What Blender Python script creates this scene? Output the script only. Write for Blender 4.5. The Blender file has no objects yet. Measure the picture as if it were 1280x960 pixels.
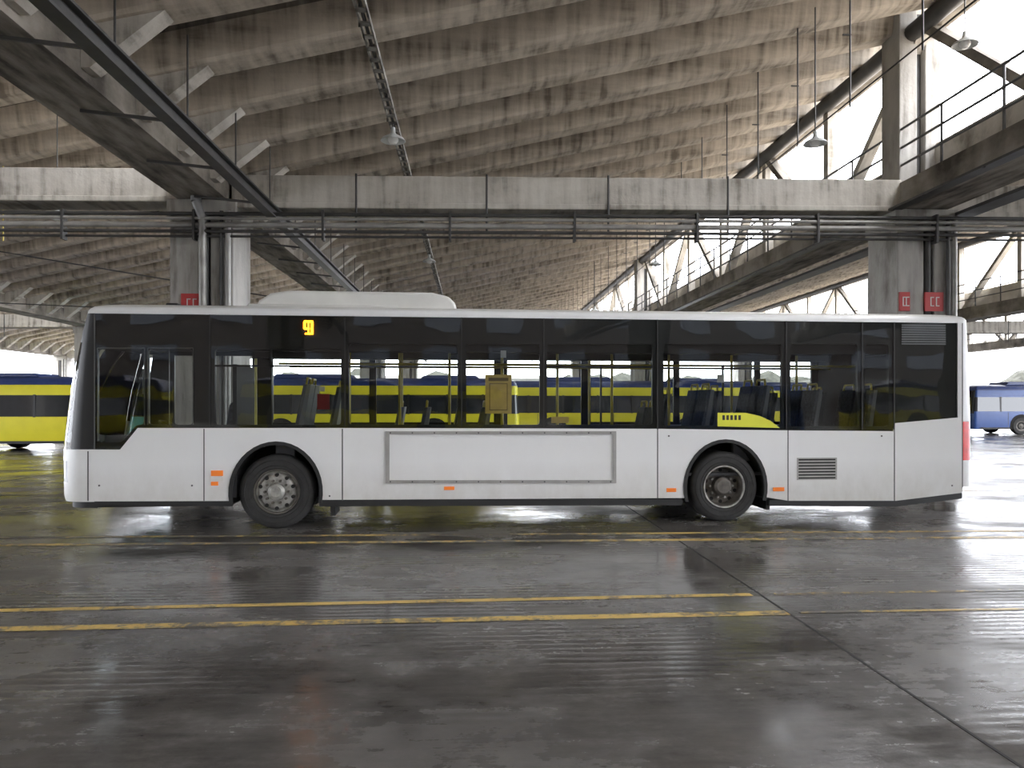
import bpy, bmesh, math, random
from mathutils import Vector, Matrix
from mathutils.geometry import tessellate_polygon
random.seed(7)
sc = bpy.context.scene
try:
    sc.view_settings.view_transform = 'Standard'
    sc.view_settings.look = 'None'
except Exception:
    pass

# ------------------------------------------------------------ materials
MATS = {}
def nt(name):
    m = bpy.data.materials.new(name); m.use_nodes = True
    t = m.node_tree; b = t.nodes['Principled BSDF']
    return m, t, b
def mat(name, col, rough=0.5, metal=0.0, var=0.12, scale=4.0, bump=0.0, emis=None, es=0.0, coat=0.0, spec=0.5):
    if name in MATS: return MATS[name]
    m, t, b = nt(name)
    n = t.nodes; l = t.links
    tc = n.new('ShaderNodeTexCoord')
    no = n.new('ShaderNodeTexNoise'); no.inputs['Scale'].default_value = scale; no.inputs['Detail'].default_value = 5
    l.new(tc.outputs['Object'], no.inputs['Vector'])
    r = n.new('ShaderNodeValToRGB')
    r.color_ramp.elements[0].position = 0.3; r.color_ramp.elements[1].position = 0.7
    r.color_ramp.elements[0].color = (*[c*(1-var) for c in col], 1)
    r.color_ramp.elements[1].color = (*[min(1, c*(1+var*0.5)) for c in col], 1)
    l.new(no.outputs['Fac'], r.inputs['Fac']); l.new(r.outputs['Color'], b.inputs['Base Color'])
    b.inputs['Roughness'].default_value = rough; b.inputs['Metallic'].default_value = metal
    b.inputs['Specular IOR Level'].default_value = spec
    if coat: b.inputs['Coat Weight'].default_value = coat
    if bump:
        bp = n.new('ShaderNodeBump'); bp.inputs['Strength'].default_value = bump
        l.new(no.outputs['Fac'], bp.inputs['Height']); l.new(bp.outputs['Normal'], b.inputs['Normal'])
    if emis:
        b.inputs['Emission Color'].default_value = (*emis, 1); b.inputs['Emission Strength'].default_value = es
    MATS[name] = m
    return m

def white_body():
    # white coach paint with road grime collecting near the skirts
    m, t, b = nt('white_paint'); n = t.nodes; l = t.links
    tc = n.new('ShaderNodeTexCoord')
    sp = n.new('ShaderNodeSeparateXYZ'); l.new(tc.outputs['Object'], sp.inputs[0])
    mr = n.new('ShaderNodeMapRange'); mr.inputs['From Min'].default_value = 0.30; mr.inputs['From Max'].default_value = 0.85
    mr.inputs['To Min'].default_value = 1.0; mr.inputs['To Max'].default_value = 0.0
    l.new(sp.outputs['Z'], mr.inputs['Value'])
    mp = n.new('ShaderNodeMapping'); mp.inputs['Scale'].default_value = (1.6, 1.6, 0.9); l.new(tc.outputs['Object'], mp.inputs['Vector'])
    no = n.new('ShaderNodeTexNoise'); no.inputs['Scale'].default_value = 2.2; no.inputs['Detail'].default_value = 7; no.inputs['Roughness'].default_value = 0.65
    l.new(mp.outputs['Vector'], no.inputs['Vector'])
    mu = n.new('ShaderNodeMath'); mu.operation = 'MULTIPLY'; l.new(mr.outputs[0], mu.inputs[0]); l.new(no.outputs['Fac'], mu.inputs[1])
    ad = n.new('ShaderNodeMath'); ad.operation = 'MULTIPLY_ADD'; ad.inputs[1].default_value = 0.12; l.new(no.outputs['Fac'], ad.inputs[0]); l.new(mu.outputs[0], ad.inputs[2])
    r = n.new('ShaderNodeValToRGB'); e = r.color_ramp.elements
    e[0].position = 0.05; e[0].color = (0.86, 0.86, 0.855, 1); e[1].position = 0.75; e[1].color = (0.62, 0.60, 0.56, 1)
    l.new(ad.outputs[0], r.inputs['Fac']); l.new(r.outputs['Color'], b.inputs['Base Color'])
    b.inputs['Roughness'].default_value = 0.3; b.inputs['Coat Weight'].default_value = 0.3
    return m

def concrete(name, light, mid, dark, sx=0.35, sy=1.2, sz=1.0):
    m, t, b = nt(name); n = t.nodes; l = t.links
    tc = n.new('ShaderNodeTexCoord')
    mp = n.new('ShaderNodeMapping'); mp.inputs['Scale'].default_value = (sx, sy, sz)
    l.new(tc.outputs['Object'], mp.inputs['Vector'])
    n1 = n.new('ShaderNodeTexNoise'); n1.inputs['Scale'].default_value = 1.3; n1.inputs['Detail'].default_value = 8; n1.inputs['Roughness'].default_value = 0.65
    l.new(mp.outputs['Vector'], n1.inputs['Vector'])
    mp2 = n.new('ShaderNodeMapping'); mp2.inputs['Scale'].default_value = (3.5, 0.6, 0.35)
    l.new(tc.outputs['Object'], mp2.inputs['Vector'])
    n2 = n.new('ShaderNodeTexNoise'); n2.inputs['Scale'].default_value = 2.0; n2.inputs['Detail'].default_value = 6
    l.new(mp2.outputs['Vector'], n2.inputs['Vector'])
    mx = n.new('ShaderNodeMath'); mx.operation = 'MULTIPLY_ADD'; mx.inputs[1].default_value = 0.5
    l.new(n1.outputs['Fac'], mx.inputs[0])
    m2 = n.new('ShaderNodeMath'); m2.operation = 'MULTIPLY'; m2.inputs[1].default_value = 0.5
    l.new(n2.outputs['Fac'], m2.inputs[0]); l.new(m2.outputs[0], mx.inputs[2])
    r = n.new('ShaderNodeValToRGB'); e = r.color_ramp.elements
    e[0].position = 0.37; e[0].color = (*dark, 1); e[1].position = 0.59; e[1].color = (*light, 1)
    x = e.new(0.47); x.color = (*mid, 1)
    l.new(mx.outputs[0], r.inputs['Fac']); l.new(r.outputs['Color'], b.inputs['Base Color'])
    b.inputs['Roughness'].default_value = 0.85
    nf = n.new('ShaderNodeTexNoise'); nf.inputs['Scale'].default_value = 14; nf.inputs['Detail'].default_value = 6
    l.new(tc.outputs['Object'], nf.inputs['Vector'])
    bp = n.new('ShaderNodeBump'); bp.inputs['Strength'].default_value = 0.25; bp.inputs['Distance'].default_value = 0.03
    l.new(nf.outputs['Fac'], bp.inputs['Height']); l.new(bp.outputs['Normal'], b.inputs['Normal'])
    return m

def glassmat(name, tint, ior=1.5):
    m = bpy.data.materials.new(name); m.use_nodes = True
    t = m.node_tree; n = t.nodes; l = t.links
    n.remove(n['Principled BSDF'])
    out = n['Material Output']
    tr = n.new('ShaderNodeBsdfTransparent'); tr.inputs['Color'].default_value = (*tint, 1)
    gl = n.new('ShaderNodeBsdfGlossy'); gl.inputs['Roughness'].default_value = 0.01
    gl.inputs['Color'].default_value = (1, 1, 1, 1)
    fr = n.new('ShaderNodeFresnel'); fr.inputs['IOR'].default_value = ior
    tc = n.new('ShaderNodeTexCoord'); no = n.new('ShaderNodeTexNoise'); no.inputs['Scale'].default_value = 0.9
    l.new(tc.outputs['Object'], no.inputs['Vector'])
    bp = n.new('ShaderNodeBump'); bp.inputs['Strength'].default_value = 0.06; bp.inputs['Distance'].default_value = 0.1
    l.new(no.outputs['Fac'], bp.inputs['Height']); l.new(bp.outputs['Normal'], gl.inputs['Normal'])
    mx = n.new('ShaderNodeMixShader')
    l.new(fr.outputs[0], mx.inputs[0]); l.new(tr.outputs[0], mx.inputs[1]); l.new(gl.outputs[0], mx.inputs[2])
    l.new(mx.outputs[0], out.inputs['Surface'])
    return m

C_RIB = concrete('concrete_ribs', (0.60, 0.535, 0.45), (0.43, 0.378, 0.312), (0.19, 0.162, 0.13), 0.25, 2.0, 2.0)
C_RIBD = concrete('concrete_rib_shade', (0.20, 0.175, 0.145), (0.13, 0.113, 0.092), (0.055, 0.047, 0.038), 0.25, 2.0, 2.0)  # darker rib concrete; shade between the ribs put into the colour
C_BEAM = concrete('concrete_beam', (0.60, 0.57, 0.515), (0.48, 0.45, 0.40), (0.22, 0.198, 0.165), 0.5, 1.0, 1.0)
C_COL = concrete('concrete_column', (0.45, 0.435, 0.405), (0.35, 0.335, 0.31), (0.18, 0.167, 0.148), 1.5, 1.5, 0.5)
C_DARK = concrete('concrete_stained', (0.34, 0.31, 0.27), (0.19, 0.17, 0.143), (0.06, 0.052, 0.043), 1.0, 0.5, 1.0)
M_STEEL = mat('dark_steel', (0.07, 0.068, 0.066), 0.5, 0.3, 0.3)
M_PIPE = mat('grey_pipe', (0.34, 0.33, 0.31), 0.45, 0.3, 0.3)
M_TRAY = mat('tray_worn', (0.38, 0.37, 0.34), 0.6, 0.2, 0.8, 5)
M_RAIL = mat('rail_galv', (0.28, 0.28, 0.28), 0.5, 0.4, 0.2)
M_HRAIL = mat('handrail_steel', (0.10, 0.10, 0.10), 0.5, 0.3, 0.2)
M_WHITE = white_body()
M_ROOFW = mat('roof_white', (0.74, 0.73, 0.69), 0.4, 0, 0.12, 2)
M_BLACK = mat('black_frit', (0.006, 0.006, 0.007), 0.4, 0, 0.1)
M_TRIM = mat('black_trim', (0.022, 0.022, 0.022), 0.6, 0, 0.2)
M_SEAM = mat('seam_dark', (0.10, 0.10, 0.10), 0.7, 0, 0.2)
M_GREYL = mat('frame_grey', (0.40, 0.39, 0.37), 0.4, 0.3, 0.15, 6)
M_TYRE = mat('tyre', (0.035, 0.034, 0.033), 0.8, 0, 0.3, 12, bump=0.2)
M_RIM = mat('rim_silver', (0.42, 0.41, 0.38), 0.45, 0.35, 0.6, 11)
M_RIMD = mat('rim_dirty', (0.15, 0.135, 0.118), 0.6, 0.25, 0.5, 9)
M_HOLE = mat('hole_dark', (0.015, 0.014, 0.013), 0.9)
M_ORANGE = mat('orange_lens', (0.85, 0.22, 0.03), 0.3, 0, 0.1, emis=(1, 0.25, 0.03), es=0.15)
M_RED = mat('red_lens', (0.65, 0.02, 0.02), 0.2, 0, 0.2, 12, emis=(1, 0.02, 0.02), es=0.12)
M_SIGNR = mat('sign_red', (0.50, 0.05, 0.05), 0.5)
M_LED = mat('led_amber', (1, 0.45, 0.02), 0.5, emis=(1, 0.36, 0.01), es=12)
M_YPOLE = mat('yellow_pole', (0.75, 0.60, 0.07), 0.35)
M_YSTICK = mat('yellow_sticker', (0.80, 0.80, 0.06), 0.5, 0, 0.05)
M_OCHRE = mat('ochre_poster', (0.60, 0.45, 0.13), 0.5, 0, 0.2, 8, emis=(0.6, 0.42, 0.1), es=0.15)
M_OCHRE2 = mat('ochre_dark', (0.22, 0.15, 0.04), 0.5)
M_SEAT = mat('seat_fabric', (0.09, 0.10, 0.12), 0.85, 0, 0.4, 25)
M_SEATP = mat('seat_shell', (0.22, 0.23, 0.25), 0.5)
M_INT = mat('interior_grey', (0.12, 0.125, 0.13), 0.6)
M_INTD = mat('interior_dark', (0.03, 0.03, 0.032), 0.7)
M_HEAD = mat('headlamp_lens', (0.45, 0.46, 0.48), 0.1, 0.3)
M_PAPER = mat('paper_white', (0.75, 0.75, 0.72), 0.7)
G_SIDE = glassmat('tinted_glass', (0.72, 0.75, 0.74), 1.42)
G_CLEAR = glassmat('clear_glass', (0.45, 0.48, 0.48), 1.42)
G_FAR = glassmat('far_glass', (0.90, 0.92, 0.91), 1.3)

# ------------------------------------------------------------ mesh builder
class MB:
    def __init__(s): s.v = []; s.f = []; s.m = []; s.mats = []
    def mi(s, m):
        if m not in s.mats: s.mats.append(m)
        return s.mats.index(m)
    def add(s, vs, fs, m):
        o = len(s.v); k = s.mi(m)
        s.v += [tuple(p) for p in vs]
        for f in fs: s.f.append(tuple(i+o for i in f)); s.m.append(k)
    def hexa(s, p, m):
        s.add(p, [(0,3,2,1),(4,5,6,7),(0,1,5,4),(1,2,6,5),(2,3,7,6),(3,0,4,7)], m)
    def box(s, x0, x1, y0, y1, z0, z1, m):
        s.hexa([(x0,y0,z0),(x1,y0,z0),(x1,y1,z0),(x0,y1,z0),(x0,y0,z1),(x1,y0,z1),(x1,y1,z1),(x0,y1,z1)], m)
    def bar(s, p, q, w, h, m, up=(0,0,1)):
        p = Vector(p); q = Vector(q); d = (q-p).normalized(); u = Vector(up)
        if abs(d.dot(u)) > 0.99: u = Vector((0,1,0))
        x = d.cross(u).normalized(); y = x.cross(d).normalized()
        c = [x*w/2+y*h/2, -x*w/2+y*h/2, -x*w/2-y*h/2, x*w/2-y*h/2]
        s.hexa([p+k for k in c]+[q+k for k in c], m)
    def cyl(s, p, q, r, m, n=12, r2=None):
        p = Vector(p); q = Vector(q); d = (q-p).normalized(); r2 = r if r2 is None else r2
        u = Vector((0,0,1)) if abs(d.z) < 0.9 else Vector((1,0,0))
        x = d.cross(u).normalized(); y = d.cross(x)
        vs = [p+(x*math.cos(a)+y*math.sin(a))*r for a in [2*math.pi*i/n for i in range(n)]]
        vs += [q+(x*math.cos(a)+y*math.sin(a))*r2 for a in [2*math.pi*i/n for i in range(n)]]
        fs = [(i,(i+1)%n,n+(i+1)%n,n+i) for i in range(n)]+[tuple(range(n)), tuple(range(2*n-1,n-1,-1))]
        s.add(vs, fs, m)
    def tube(s, pts, r, m, n=8):
        for a, b in zip(pts[:-1], pts[1:]): s.cyl(a, b, r, m, n)
    def lathe(s, c, prof, m, axis='y', n=40):
        vs = []; fs = []
        for r, h in prof:
            for i in range(n):
                a = 2*math.pi*i/n
                if axis == 'y': vs.append((c[0]+r*math.cos(a), c[1]+h, c[2]+r*math.sin(a)))
                else: vs.append((c[0]+r*math.cos(a), c[1]+r*math.sin(a), c[2]+h))
        for j in range(len(prof)-1):
            for i in range(n):
                fs.append((j*n+i, j*n+(i+1)%n, (j+1)*n+(i+1)%n, (j+1)*n+i))
        s.add(vs, fs, m)
    def plate(s, loops, v0, v1, m):
        flat = [p for L in loops for p in L]; N = len(flat)
        tris = tessellate_polygon([[Vector((p[0], p[1], 0)) for p in L] for L in loops])
        vs = [(p[0], v0, p[1]) for p in flat]+[(p[0], v1, p[1]) for p in flat]
        fs = [tuple(t) for t in tris]+[tuple(N+i for i in reversed(t)) for t in tris]
        o = 0
        for L in loops:
            k = len(L)
            for i in range(k): fs.append((o+i, o+(i+1)%k, N+o+(i+1)%k, N+o+i))
            o += k
        s.add(vs, fs, m)
    def build(s, name, parent=None, smooth=False, bevel=0.0, recalc=True, angle=0.6):
        me = bpy.data.meshes.new(name); me.from_pydata(s.v, [], s.f)
        for m in s.mats: me.materials.append(m)
        for p, k in zip(me.polygons, s.m): p.material_index = k
        if recalc:
            bm = bmesh.new(); bm.from_mesh(me); bmesh.ops.recalc_face_normals(bm, faces=bm.faces); bm.to_mesh(me); bm.free()
        if smooth:
            for p in me.polygons: p.use_smooth = True
            try: me.set_sharp_from_angle(angle=angle)
            except Exception: pass
        me.update()
        ob = bpy.data.objects.new(name, me); sc.collection.objects.link(ob)
        if parent: ob.parent = parent
        if bevel:
            b = ob.modifiers.new('bev', 'BEVEL'); b.width = bevel; b.segments = 2; b.limit_method = 'ANGLE'
        return ob
def inst(me, name, parent, loc=(0,0,0), rz=0.0):
    ob = bpy.data.objects.new(name, me); sc.collection.objects.link(ob)
    ob.parent = parent; ob.location = loc; ob.rotation_euler = (0,0,rz); return ob
def empty(name, loc=(0,0,0), rz=0.0):
    e = bpy.data.objects.new(name, None); sc.collection.objects.link(e)
    e.location = loc; e.rotation_euler = (0,0,rz); e.empty_display_size = 0.3; return e
def yard(ob):
    ob.rotation_euler = (0,0,YR); return ob

YR = math.radians(3.0)
CAMZ = 1.594
# ------------------------------------------------------------ camera
cam = bpy.data.objects.new('camera', bpy.data.cameras.new('camera')); sc.collection.objects.link(cam)
cam.location = (0, 0, CAMZ); cam.rotation_euler = (math.radians(90), 0, 0)
cam.data.sensor_width = 36; cam.data.lens = 27.0; cam.data.shift_y = 25/1280
cam.data.clip_end = 2000; cam.data.clip_start = 0.05
sc.camera = cam

# ------------------------------------------------------------ world (overcast)
w = bpy.data.worlds.new('overcast_sky'); sc.world = w; w.use_nodes = True
t = w.node_tree; bg = t.nodes['Background']
tc = t.nodes.new('ShaderNodeTexCoord'); sp = t.nodes.new('ShaderNodeSeparateXYZ')
cr = t.nodes.new('ShaderNodeValToRGB')
cr.color_ramp.elements[0].position = 0.0; cr.color_ramp.elements[0].color = (0.88, 0.92, 1.0, 1)
cr.color_ramp.elements[1].position = 0.6; cr.color_ramp.elements[1].color = (0.97, 0.97, 1.0, 1)
t.links.new(tc.outputs['Generated'], sp.inputs[0]); t.links.new(sp.outputs['Z'], cr.inputs['Fac'])
t.links.new(cr.outputs['Color'], bg.inputs['Color'])
bg.inputs['Strength'].default_value = 12.5

# ------------------------------------------------------------ floor
def floor_mat():
    m, t, b = nt('wet_concrete_floor'); n = t.nodes; l = t.links
    tc = n.new('ShaderNodeTexCoord')
    def noise(scale, vec, detail=6, rough=0.6):
        mp = n.new('ShaderNodeMapping'); mp.inputs['Scale'].default_value = vec
        l.new(tc.outputs['Object'], mp.inputs['Vector'])
        x = n.new('ShaderNodeTexNoise'); x.inputs['Scale'].default_value = scale
        x.inputs['Detail'].default_value = detail; x.inputs['Roughness'].default_value = rough
        l.new(mp.outputs['Vector'], x.inputs['Vector']); return x.outputs['Fac']
    wet = noise(0.45, (0.8, 1.1, 1), 9, 0.72)
    stain = noise(1.2, (0.8, 1.2, 1), 9, 0.72)
    streak = noise(2.2, (0.35, 9, 1), 5, 0.6)
    fine = noise(30, (1, 1, 1), 5, 0.6)
    r = n.new('ShaderNodeValToRGB'); e = r.color_ramp.elements
    e[0].position = 0.36; e[0].color = (0.085, 0.079, 0.074, 1); e[1].position = 0.64; e[1].color = (0.215, 0.203, 0.190, 1)
    mx = n.new('ShaderNodeMix'); mx.data_type = 'FLOAT'; mx.inputs[0].default_value = 0.18
    l.new(stain, mx.inputs[2]); l.new(streak, mx.inputs[3]); l.new(mx.outputs[0], r.inputs['Fac'])
    wr = n.new('ShaderNodeValToRGB'); e = wr.color_ramp.elements
    e[0].position = 0.45; e[0].color = (0.60, 0.59, 0.58, 1); e[1].position = 0.57; e[1].color = (1, 1, 1, 1)
    l.new(wet, wr.inputs['Fac'])
    mc = n.new('ShaderNodeMix'); mc.data_type = 'RGBA'; mc.blend_type = 'MULTIPLY'; mc.inputs[0].default_value = 1.0
    l.new(r.outputs['Color'], mc.inputs[6]); l.new(wr.outputs['Color'], mc.inputs[7])
    l.new(mc.outputs[2], b.inputs['Base Color'])
    rr = n.new('ShaderNodeValToRGB'); e = rr.color_ramp.elements
    e[0].position = 0.42; e[0].color = (0.11, 0.11, 0.11, 1); e[1].position = 0.60; e[1].color = (0.44, 0.44, 0.44, 1)
    x = e.new(0.51); x.color = (0.24, 0.24, 0.24, 1)
    m3 = n.new('ShaderNodeMix'); m3.data_type = 'FLOAT'; m3.inputs[0].default_value = 0.12
    l.new(wet, m3.inputs[2]); l.new(streak, m3.inputs[3]); l.new(m3.outputs[0], rr.inputs['Fac'])
    l.new(rr.outputs['Color'], b.inputs['Roughness'])
    b.inputs['Specular IOR Level'].default_value = 0.5
    wv = n.new('ShaderNodeTexWave'); wv.bands_direction = 'Y'; wv.inputs['Scale'].default_value = 3.2
    wv.inputs['Distortion'].default_value = 1.2; wv.inputs['Detail'].default_value = 2
    l.new(tc.outputs['Object'], wv.inputs['Vector'])
    patch = noise(0.5, (0.6, 1.2, 1), 2, 0.5)
    pr = n.new('ShaderNodeValToRGB'); pr.color_ramp.elements[0].position = 0.46; pr.color_ramp.elements[1].position = 0.56
    l.new(patch, pr.inputs['Fac'])
    a = n.new('ShaderNodeMath'); a.operation = 'MULTIPLY'; l.new(wv.outputs['Fac'], a.inputs[0]); l.new(pr.outputs['Color'], a.inputs[1])
    a2 = n.new('ShaderNodeMath'); a2.operation = 'MULTIPLY_ADD'; a2.inputs[1].default_value = 0.4
    l.new(fine, a2.inputs[0]); l.new(a.outputs[0], a2.inputs[2])
    sub = n.new('ShaderNodeMath'); sub.operation = 'SUBTRACT'; sub.inputs[1].default_value = 0.07; l.new(rr.outputs['Color'], sub.inputs[0])
    mm = n.new('ShaderNodeMath'); mm.operation = 'MULTIPLY'; l.new(a2.outputs[0], mm.inputs[0]); l.new(sub.outputs[0], mm.inputs[1])
    bp = n.new('ShaderNodeBump'); bp.inputs['Strength'].default_value = 0.5; bp.inputs['Distance'].default_value = 0.028
    l.new(mm.outputs[0], bp.inputs['Height']); l.new(bp.outputs['Normal'], b.inputs['Normal'])
    return m
fl = MB(); fl.add([(-160,-120,0),(160,-120,0),(160,220,0),(-160,220,0)], [(0,1,2,3)], floor_mat())
yard(fl.build('floor', recalc=False))
mb = MB()
for a in (2.41, -9.6, 14.4):
    mb.box(a-0.009, a+0.009, -30, 80, 0.0, 0.002, M_HOLE)
for b in (19.0, 31.0, 43.0):
    mb.box(-60, 60, b-0.012, b+0.012, 0.0, 0.002, M_HOLE)
yard(mb.build('floor_joint'))

def worn_yellow(name, keep):
    m, t, b = nt(name); n = t.nodes; l = t.links
    tc = n.new('ShaderNodeTexCoord')
    n1 = n.new('ShaderNodeTexNoise'); n1.inputs['Scale'].default_value = 9; n1.inputs['Detail'].default_value = 9; n1.inputs['Roughness'].default_value = 0.8
    l.new(tc.outputs['Object'], n1.inputs['Vector'])
    n2 = n.new('ShaderNodeTexNoise'); n2.inputs['Scale'].default_value = 0.7; n2.inputs['Detail'].default_value = 3
    l.new(tc.outputs['Object'], n2.inputs['Vector'])
    ad = n.new('ShaderNodeMath'); ad.operation = 'MULTIPLY_ADD'; ad.inputs[1].default_value = 0.7
    l.new(n2.outputs['Fac'], ad.inputs[0]); l.new(n1.outputs['Fac'], ad.inputs[2])
    r = n.new('ShaderNodeValToRGB'); r.color_ramp.elements[0].position = keep; r.color_ramp.elements[1].position = keep+0.10
    r.color_ramp.elements[0].color = (0.72, 0.50, 0.15, 1); r.color_ramp.elements[1].color = (0.15, 0.138, 0.12, 1)
    l.new(ad.outputs[0], r.inputs['Fac']); l.new(r.outputs['Color'], b.inputs['Base Color'])
    b.inputs['Roughness'].default_value = 0.4
    return m
WY = worn_yellow('worn_yellow_paint', 0.84)
WY2 = worn_yellow('faded_yellow_paint', 0.79)
mb = MB()
def stripe(x0, y0, x1, y1, w, m=None, z=0.003):
    d = Vector((x1-x0, y1-y0)).normalized(); nn = Vector((-d.y, d.x))*w/2
    mb.add([(x0-nn.x,y0-nn.y,z),(x1-nn.x,y1-nn.y,z),(x1+nn.x,y1+nn.y,z),(x0+nn.x,y0+nn.y,z)], [(0,1,2,3)], m or WY)
stripe(-9, 5.03, 2.1, 5.86, 0.12); stripe(2.2, 5.87, 9, 6.25, 0.05, WY2)
stripe(-9, 5.50, 2.0, 6.42, 0.09); stripe(2.2, 6.43, 9, 6.9, 0.06, WY2)
stripe(-11, 8.45, 9, 9.30, 0.13, WY2); stripe(-11, 8.95, 9, 9.75, 0.11, WY2)
stripe(-14, 13.2, 20, 14.6, 0.1, WY2, 0.0031)
mb.build('yellow_floor_marking', recalc=False)

# ------------------------------------------------------------ canopy
A_L, A_R = -4.92, 8.70
SP = A_R-A_L
LINES = [A_L-2*SP, A_L-SP, A_L, A_R, A_R+SP, A_R+2*SP]
ROWS = [-9.4, 14.28, 38.0, 61.7]
B0, B1 = -22.0, 62.5
ZL, ZH = 6.45, 9.60
PER = 1.45; RD = 0.64
def roof_bay(a0):
    a1 = a0+SP+0.35; aa = a0+0.32
    mb = MB()
    prof = []; mk = []
    b = B0
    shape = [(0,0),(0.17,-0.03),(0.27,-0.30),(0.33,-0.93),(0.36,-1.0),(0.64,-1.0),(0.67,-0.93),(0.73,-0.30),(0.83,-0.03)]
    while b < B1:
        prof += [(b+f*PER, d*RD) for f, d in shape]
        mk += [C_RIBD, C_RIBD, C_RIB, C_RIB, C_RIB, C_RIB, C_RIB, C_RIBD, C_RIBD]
        b += PER
    prof.append((b, 0.0))
    N = len(prof)
    segs = 6
    def zz(a): return ZL+(ZH-ZL)*(a-a0)/SP
    AS = [aa+(a1-aa)*i/segs for i in range(segs+1)]
    vs = [(a, bb, zz(a)+dz) for a in AS for (bb, dz) in prof]
    mb.v = vs
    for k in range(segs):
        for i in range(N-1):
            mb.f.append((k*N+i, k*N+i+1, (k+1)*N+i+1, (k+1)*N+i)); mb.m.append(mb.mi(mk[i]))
    t0 = 0.14
    mb.hexa([(aa,B0,zz(aa)+0.002),(a1,B0,zz(a1)+0.002),(a1,b,zz(a1)+0.002),(aa,b,zz(aa)+0.002),
             (aa,B0,zz(aa)+t0),(a1,B0,zz(a1)+t0),(a1,b,zz(a1)+t0),(aa,b,zz(aa)+t0)], C_RIB)
    mb.box(aa-0.02, aa+0.08, B0, B1, 5.80, zz(aa)+0.1, C_BEAM)
    ob = mb.build('concrete_roof_bay', smooth=True, recalc=False, angle=0.45)
    return yard(ob)
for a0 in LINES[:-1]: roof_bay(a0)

def valley_line(ac):
    root = yard(empty('clerestory_truss'))
    mb = MB()
    mb.box(ac-0.45, ac+0.45, B0, B1, 5.34, 5.48, C_DARK)
    mb.box(ac-0.45, ac-0.31, B0, B1, 5.48, 5.86, C_DARK)
    mb.box(ac+0.31, ac+0.45, B0, B1, 5.48, 5.86, C_DARK)
    mb.build('valley_girder', root)
    mb = MB()
    b = B0+0.5*PER
    while b < B1:
        mb.add([(ac+0.45,b-0.14,5.45),(ac+0.55,b-0.14,5.45),(ac+1.45,b-0.14,6.18),(ac+0.45,b-0.14,6.10),
                (ac+0.45,b+0.14,5.45),(ac+0.55,b+0.14,5.45),(ac+1.45,b+0.14,6.18),(ac+0.45,b+0.14,6.10)],
               [(0,1,2,3),(7,6,5,4),(0,4,5,1),(1,5,6,2),(2,6,7,3),(3,7,4,0)], C_BEAM)
        b += PER
    mb.build('haunch_brackets', root)
    mb = MB()
    pan = (ROWS[1]-ROWS[0])/6
    b = ROWS[0]-3*pan; k = 0
    zt = 8.95
    while b < B1-1:
        if min(abs(b-r) for r in ROWS) > 0.5:
            mb.box(ac-0.12, ac+0.12, b-0.12, b+0.12, 5.48, zt, C_BEAM)
        if b+pan <= B1:
            p, q = (b, b+pan) if k % 2 == 0 else (b+pan, b)
            mb.bar((ac, p, 5.6), (ac, q, zt-0.1), 0.17, 0.24, C_DARK if k % 2 == 0 else C_BEAM, up=(1,0,0))
        b += pan; k += 1
    mb.build('web_members', root)
    mb = MB()
    mb.cyl((ac-0.15, B0, 8.80), (ac-0.15, B1, 8.80), 0.17, M_STEEL, 14)
    mb.box(ac+0.0, ac+0.28, B0, B1, 8.72, 9.0, C_DARK)
    mb.build('top_chord', root, smooth=True)
    mb = MB()
    for z in (6.22, 6.56, 6.92): mb.cyl((ac-0.38, B0, z), (ac-0.38, B1, z), 0.024, M_HRAIL, 6)
    b = B0
    while b < B1:
        mb.cyl((ac-0.38, b, 5.8), (ac-0.38, b, 6.92), 0.024, M_HRAIL, 6); b += 1.6
    mb.build('handrail', root, smooth=True)
for ac in LINES: valley_line(ac)

def column(ac, b):
    root = yard(empty('concrete_column'))
    mb = MB()
    hw = 0.57
    bf = b
    mb.box(ac-hw, ac-0.05, bf, bf+1.1, 0, 5.32, C_COL)
    mb.box(ac-0.05, ac+0.16, bf+0.25, bf+0.9, 0, 5.32, C_COL)
    mb.box(ac+0.16, ac+hw, bf, bf+1.1, 0, 5.32, C_COL)
    mb.box(ac-0.62, ac+0.62, bf-0.02, bf+1.12, 5.0, 5.33, C_COL)
    mb.box(ac-0.42, ac-0.06, bf+0.2, bf+0.85, 5.48, 9.25, C_COL)
    mb.box(ac+0.10, ac+0.40, bf+0.2, bf+0.85, 5.48, 9.25, C_COL)
    mb.box(ac-0.06, ac+0.10, bf+0.35, bf+0.7, 5.48, 9.25, M_STEEL)
    mb.build('shaft', root, bevel=0.02)
    mb = MB()
    mb.cyl((ac+0.06, bf+0.08, 0), (ac+0.06, bf+0.08, 5.15), 0.07, M_STEEL, 12)
    mb.cyl((ac+0.50, bf-0.08, 0), (ac+0.50, bf-0.08, 5.1), 0.05, M_PIPE, 12)
    mb.cyl((ac+0.38, bf-0.07, 0), (ac+0.38, bf-0.07, 5.1), 0.035, M_STEEL, 10)
    mb.build('downpipes', root, smooth=True)
    return root
for ac in LINES:
    for b in ROWS: column(ac, b)

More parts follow.
